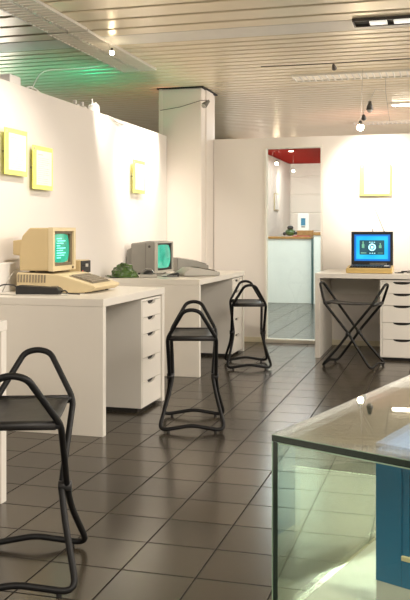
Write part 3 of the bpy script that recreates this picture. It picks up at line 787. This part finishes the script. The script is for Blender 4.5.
bm = nb(); slab(bm, a0, a0+.30, b0, b0+.125, z1+.0005, z1+.008); slab(bm, a0, a0+.30, b0+.130, b0+.46, z1+.0005, z1+.008); obj('lid', bm, M['blue_l'], t)

# ------------------------------------------------------------------ room beyond the glass door
t = thing('reception_counter', 'white reception counter with orange wooden top beyond the glass door', 'counter', (0, 0, 0))
bm = nb(); box(bm, -2.95, -1.93, 12.9, 13.5, .0, .985, .004); obj('front', bm, M['counter'], t)
bm = nb(); box(bm, -2.95, -1.927, 12.87, 13.6, .986, 1.02, .004); obj('worktop', bm, M['wood'], t)
bm = nb(); box(bm, -1.926, -1.885, 12.88, 13.5, 0, .985); obj('corner_post', bm, M['teal'], t)
bm = nb(); box(bm, -1.88, -.6, 12.80, 13.5, 0, 1.04, .003); obj('high_front', bm, M['counter'], t)
bm = nb(); box(bm, -1.88, -.6, 12.78, 13.6, 1.041, 1.09, .004); obj('high_worktop', bm, M['wood'], t)
t = thing('sign_holder', 'white upright sign with a blue picture on the reception counter', 'sign', (-2.09, 13.12, 1.115), .1)
bm = nb(); box(bm, -.085, .085, 0, .006, .0, .27, .001); obj('card', bm, M['paper'], t)
bm = nb(); box(bm, -.035, .035, -.0015, -.0002, .075, .19); obj('blue_picture', bm, M['bluesign'], t)
bm = nb(); box(bm, -.03, .03, -.0015, -.0002, .045, .066); obj('dark_caption', bm, M['grey'], t)
bm = nb(); box(bm, -.10, .16, -.03, .05, -.094, -.0002, .002); obj('foot', bm, M['wood'], t)
t = thing('toy_figure', 'small dark green and black rounded figure on the reception counter', 'toy', (-2.285, 13.08, 1.0335), 0)
bm = nb(); ball(bm, (0, 0, .05), .085, 1, .7, .66, 3); obj('body', bm, M['green'], t, True)
bm = nb(); ball(bm, (0, 0, .125), .05, 1, .9, .7, 3); obj('head', bm, M['black'], t, True)
bm = nb(); ball(bm, (-.085, -.03, .03), .028, sub=2); ball(bm, (.085, -.03, .04), .028, sub=2); obj('arm', bm, M['black'], t, True)
bm = nb(); box(bm, -2.22, -1.95, 12.90, 12.99, 1.0205, 1.035, .002); tag(obj('leaflet_stack', bm, M['red']), 'low stack of red leaflets along the counter edge', 'leaflets')
t = thing('wall_frame', 'small pale picture frame on the side wall beyond the glass door', 'picture', (-2.998, 15.6, 1.65), PI/2)
bm = nb(); box(bm, -.19, .19, -.02, 0.0, -.16, .16, .003); obj('frame', bm, M['tan'], t)
bm = nb(); box(bm, -.17, .17, -.022, -.0202, -.14, .14); obj('print', bm, M['paper'], t)
spot('lit spotlight with a looped cable under the red ceiling', (-2.60, 13.6, 2.20), (-2.7, 15, 1.6), True, .035, .08, [(-2.61, 13.6, 2.22), (-2.68, 13.6, 2.3), (-2.66, 13.6, 2.38), (-2.60, 13.6, 2.42), (-2.56, 13.6, 2.38), (-2.58, 13.6, 2.47)], 40, 'bulb', angle=110)
spot('second lit spotlight lower beyond the glass door', (-2.62, 15.3, 2.20), (-2.65, 17, 1.6), True, .03, .06, [(-2.62, 15.3, 2.47)], 40, 'bulb', angle=110)
t = thing('downlight', 'small recessed downlight in the red ceiling', 'ceiling light', (-2.50, 14.4, CEIL-.012), 0)
bm = nb(); cyl(bm, (0, 0, -.006), (0, 0, .001), .04); obj('ring', bm, M['louver'], t)
bm = nb(); cyl(bm, (0, 0, -.008), (0, 0, -.0062), .04); obj('lens', bm, M['bulb_s'], t)

# green tube beyond the left partition
t = thing('green_tube_light', 'green tube lamp standing behind the long wall', 'lamp', (-3.55, 7.1, 1.2), 0)
bm = nb(); cyl(bm, (0, -.3, .08), (0, .3, .08), .02); obj('lit_tube', bm, M['greenlite'], t)
bm = nb(); box(bm, -.03, .03, -.32, .32, .0, .05, .004); box(bm, -.02, .02, -.02, .02, -1.2, .0); obj('stand', bm, M['white_pl'], t)

# ------------------------------------------------------------------ lights
def area(name, loc, sx, sy, power, col=(1, .88, .72), rot=(0, 0, 0), spread=180):
    l = bpy.data.lights.new(name, 'AREA'); l.shape = 'RECTANGLE'; l.size = sx; l.size_y = sy; l.energy = power; l.color = col
    l.spread = math.radians(spread)
    o = bpy.data.objects.new(name, l); C.objects.link(o); o.location = loc; o.rotation_euler = rot; return o
def point(name, loc, power, col, r=.1):
    l = bpy.data.lights.new(name, 'POINT'); l.energy = power; l.color = col; l.shadow_soft_size = r
    o = bpy.data.objects.new(name, l); C.objects.link(o); o.location = loc; return o
def spotl(name, loc, aim, power, angle, blend=.8, col=(1, .90, .79), r=.03):
    l = bpy.data.lights.new(name, 'SPOT'); l.energy = power; l.color = col; l.spot_size = math.radians(angle); l.spot_blend = blend; l.shadow_soft_size = r
    o = bpy.data.objects.new(name, l); C.objects.link(o); o.location = loc
    o.rotation_euler = (Vector(aim)-Vector(loc)).to_track_quat('-Z', 'Y').to_euler(); return o
WARM = (1, .91, .82)
area('overhead_fill', (1.0, 1.8, 2.42), 1.2, 4.5, 60, WARM)  # added fill lamps out of view, standing in for the room's general light
area('overhead_fill', (1.2, 6.3, 2.42), 1.4, 3.0, 45, WARM)
area('overhead_fill', (-.4, -1.2, 2.42), 3.0, 1.5, 100, WARM)
area('side_fill', (3.05, 3.0, 1.80), 11.0, 1.15, 55, (1, .94, .87), (PI/2, 0, PI/2))  # added side fill; this wall has no window
area('high_side_fill', (2.5, 3.0, 2.38), 10.0, .35, 110, (1, .94, .87), (math.radians(48), 0, PI/2))  # added high side fill out of view, no track fitting here
spotl('wall_spot', (-1.55, 4.15, 2.40), (-2.58, 4.70, 1.15), 85, 72)
spotl('case_fill', (.45, .9, 2.42), (.25, 1.2, .7), 120, 44, .6)  # added unseen lamp that brightens the blue box lid
spotl('wall_spot', (-1.75, 6.3, 2.42), (-2.58, 7.05, 1.45), 90, 55)
area('beyond_light', (1.5, 10.3, 1.4), 3.0, 1.6, 90, WARM, (PI/2, 0, PI/2))
area('far_room_light', (-2.0, 14.6, 2.40), 1.6, 3.0, 34, (1, .95, .92))
area('far_room_light', (-1.8, 11.2, 2.40), 1.6, 2.0, 62, (.9, .98, 1))
spotl('green_glow', (-3.45, 6.6, 1.25), (-3.35, 6.9, 2.49), 26, 110, 1.0, (.015, .9, .50), .1)
point('left_room_glow', (-4.8, 8.5, 1.6), 18, WARM, .2)
spotl('red_glow', (-3.0, 7.6, 1.3), (-2.95, 8.1, 2.49), 12, 80, 1.0, (1, .35, .2), .1)
spotl('red_glow', (-.9, 10.0, 1.2), (-.9, 10.4, 2.49), 20, 90, 1.0, (1, .42, .35), .1)

w = bpy.data.worlds.new('world'); bpy.context.scene.world = w; w.use_nodes = True
w.node_tree.nodes['Background'].inputs[0].default_value = (.9, .85, .75, 1); w.node_tree.nodes['Background'].inputs[1].default_value = .05

# ------------------------------------------------------------------ camera
cd = bpy.data.cameras.new('camera'); cam = bpy.data.objects.new('camera', cd); C.objects.link(cam)
cd.sensor_fit = 'VERTICAL'; cd.sensor_height = 24; cd.lens = 24*850/600; cd.shift_y = -68/600
cam.location = (0, 0, CAM_H); cam.rotation_euler = (PI/2, 0, yaw); cd.clip_end = 60
bpy.context.scene.camera = cam
vs = bpy.context.scene.view_settings
vs.view_transform = 'Standard'; vs.look = 'None'; vs.gamma = 1; vs.exposure = 0.28; vs.use_curve_mapping = False
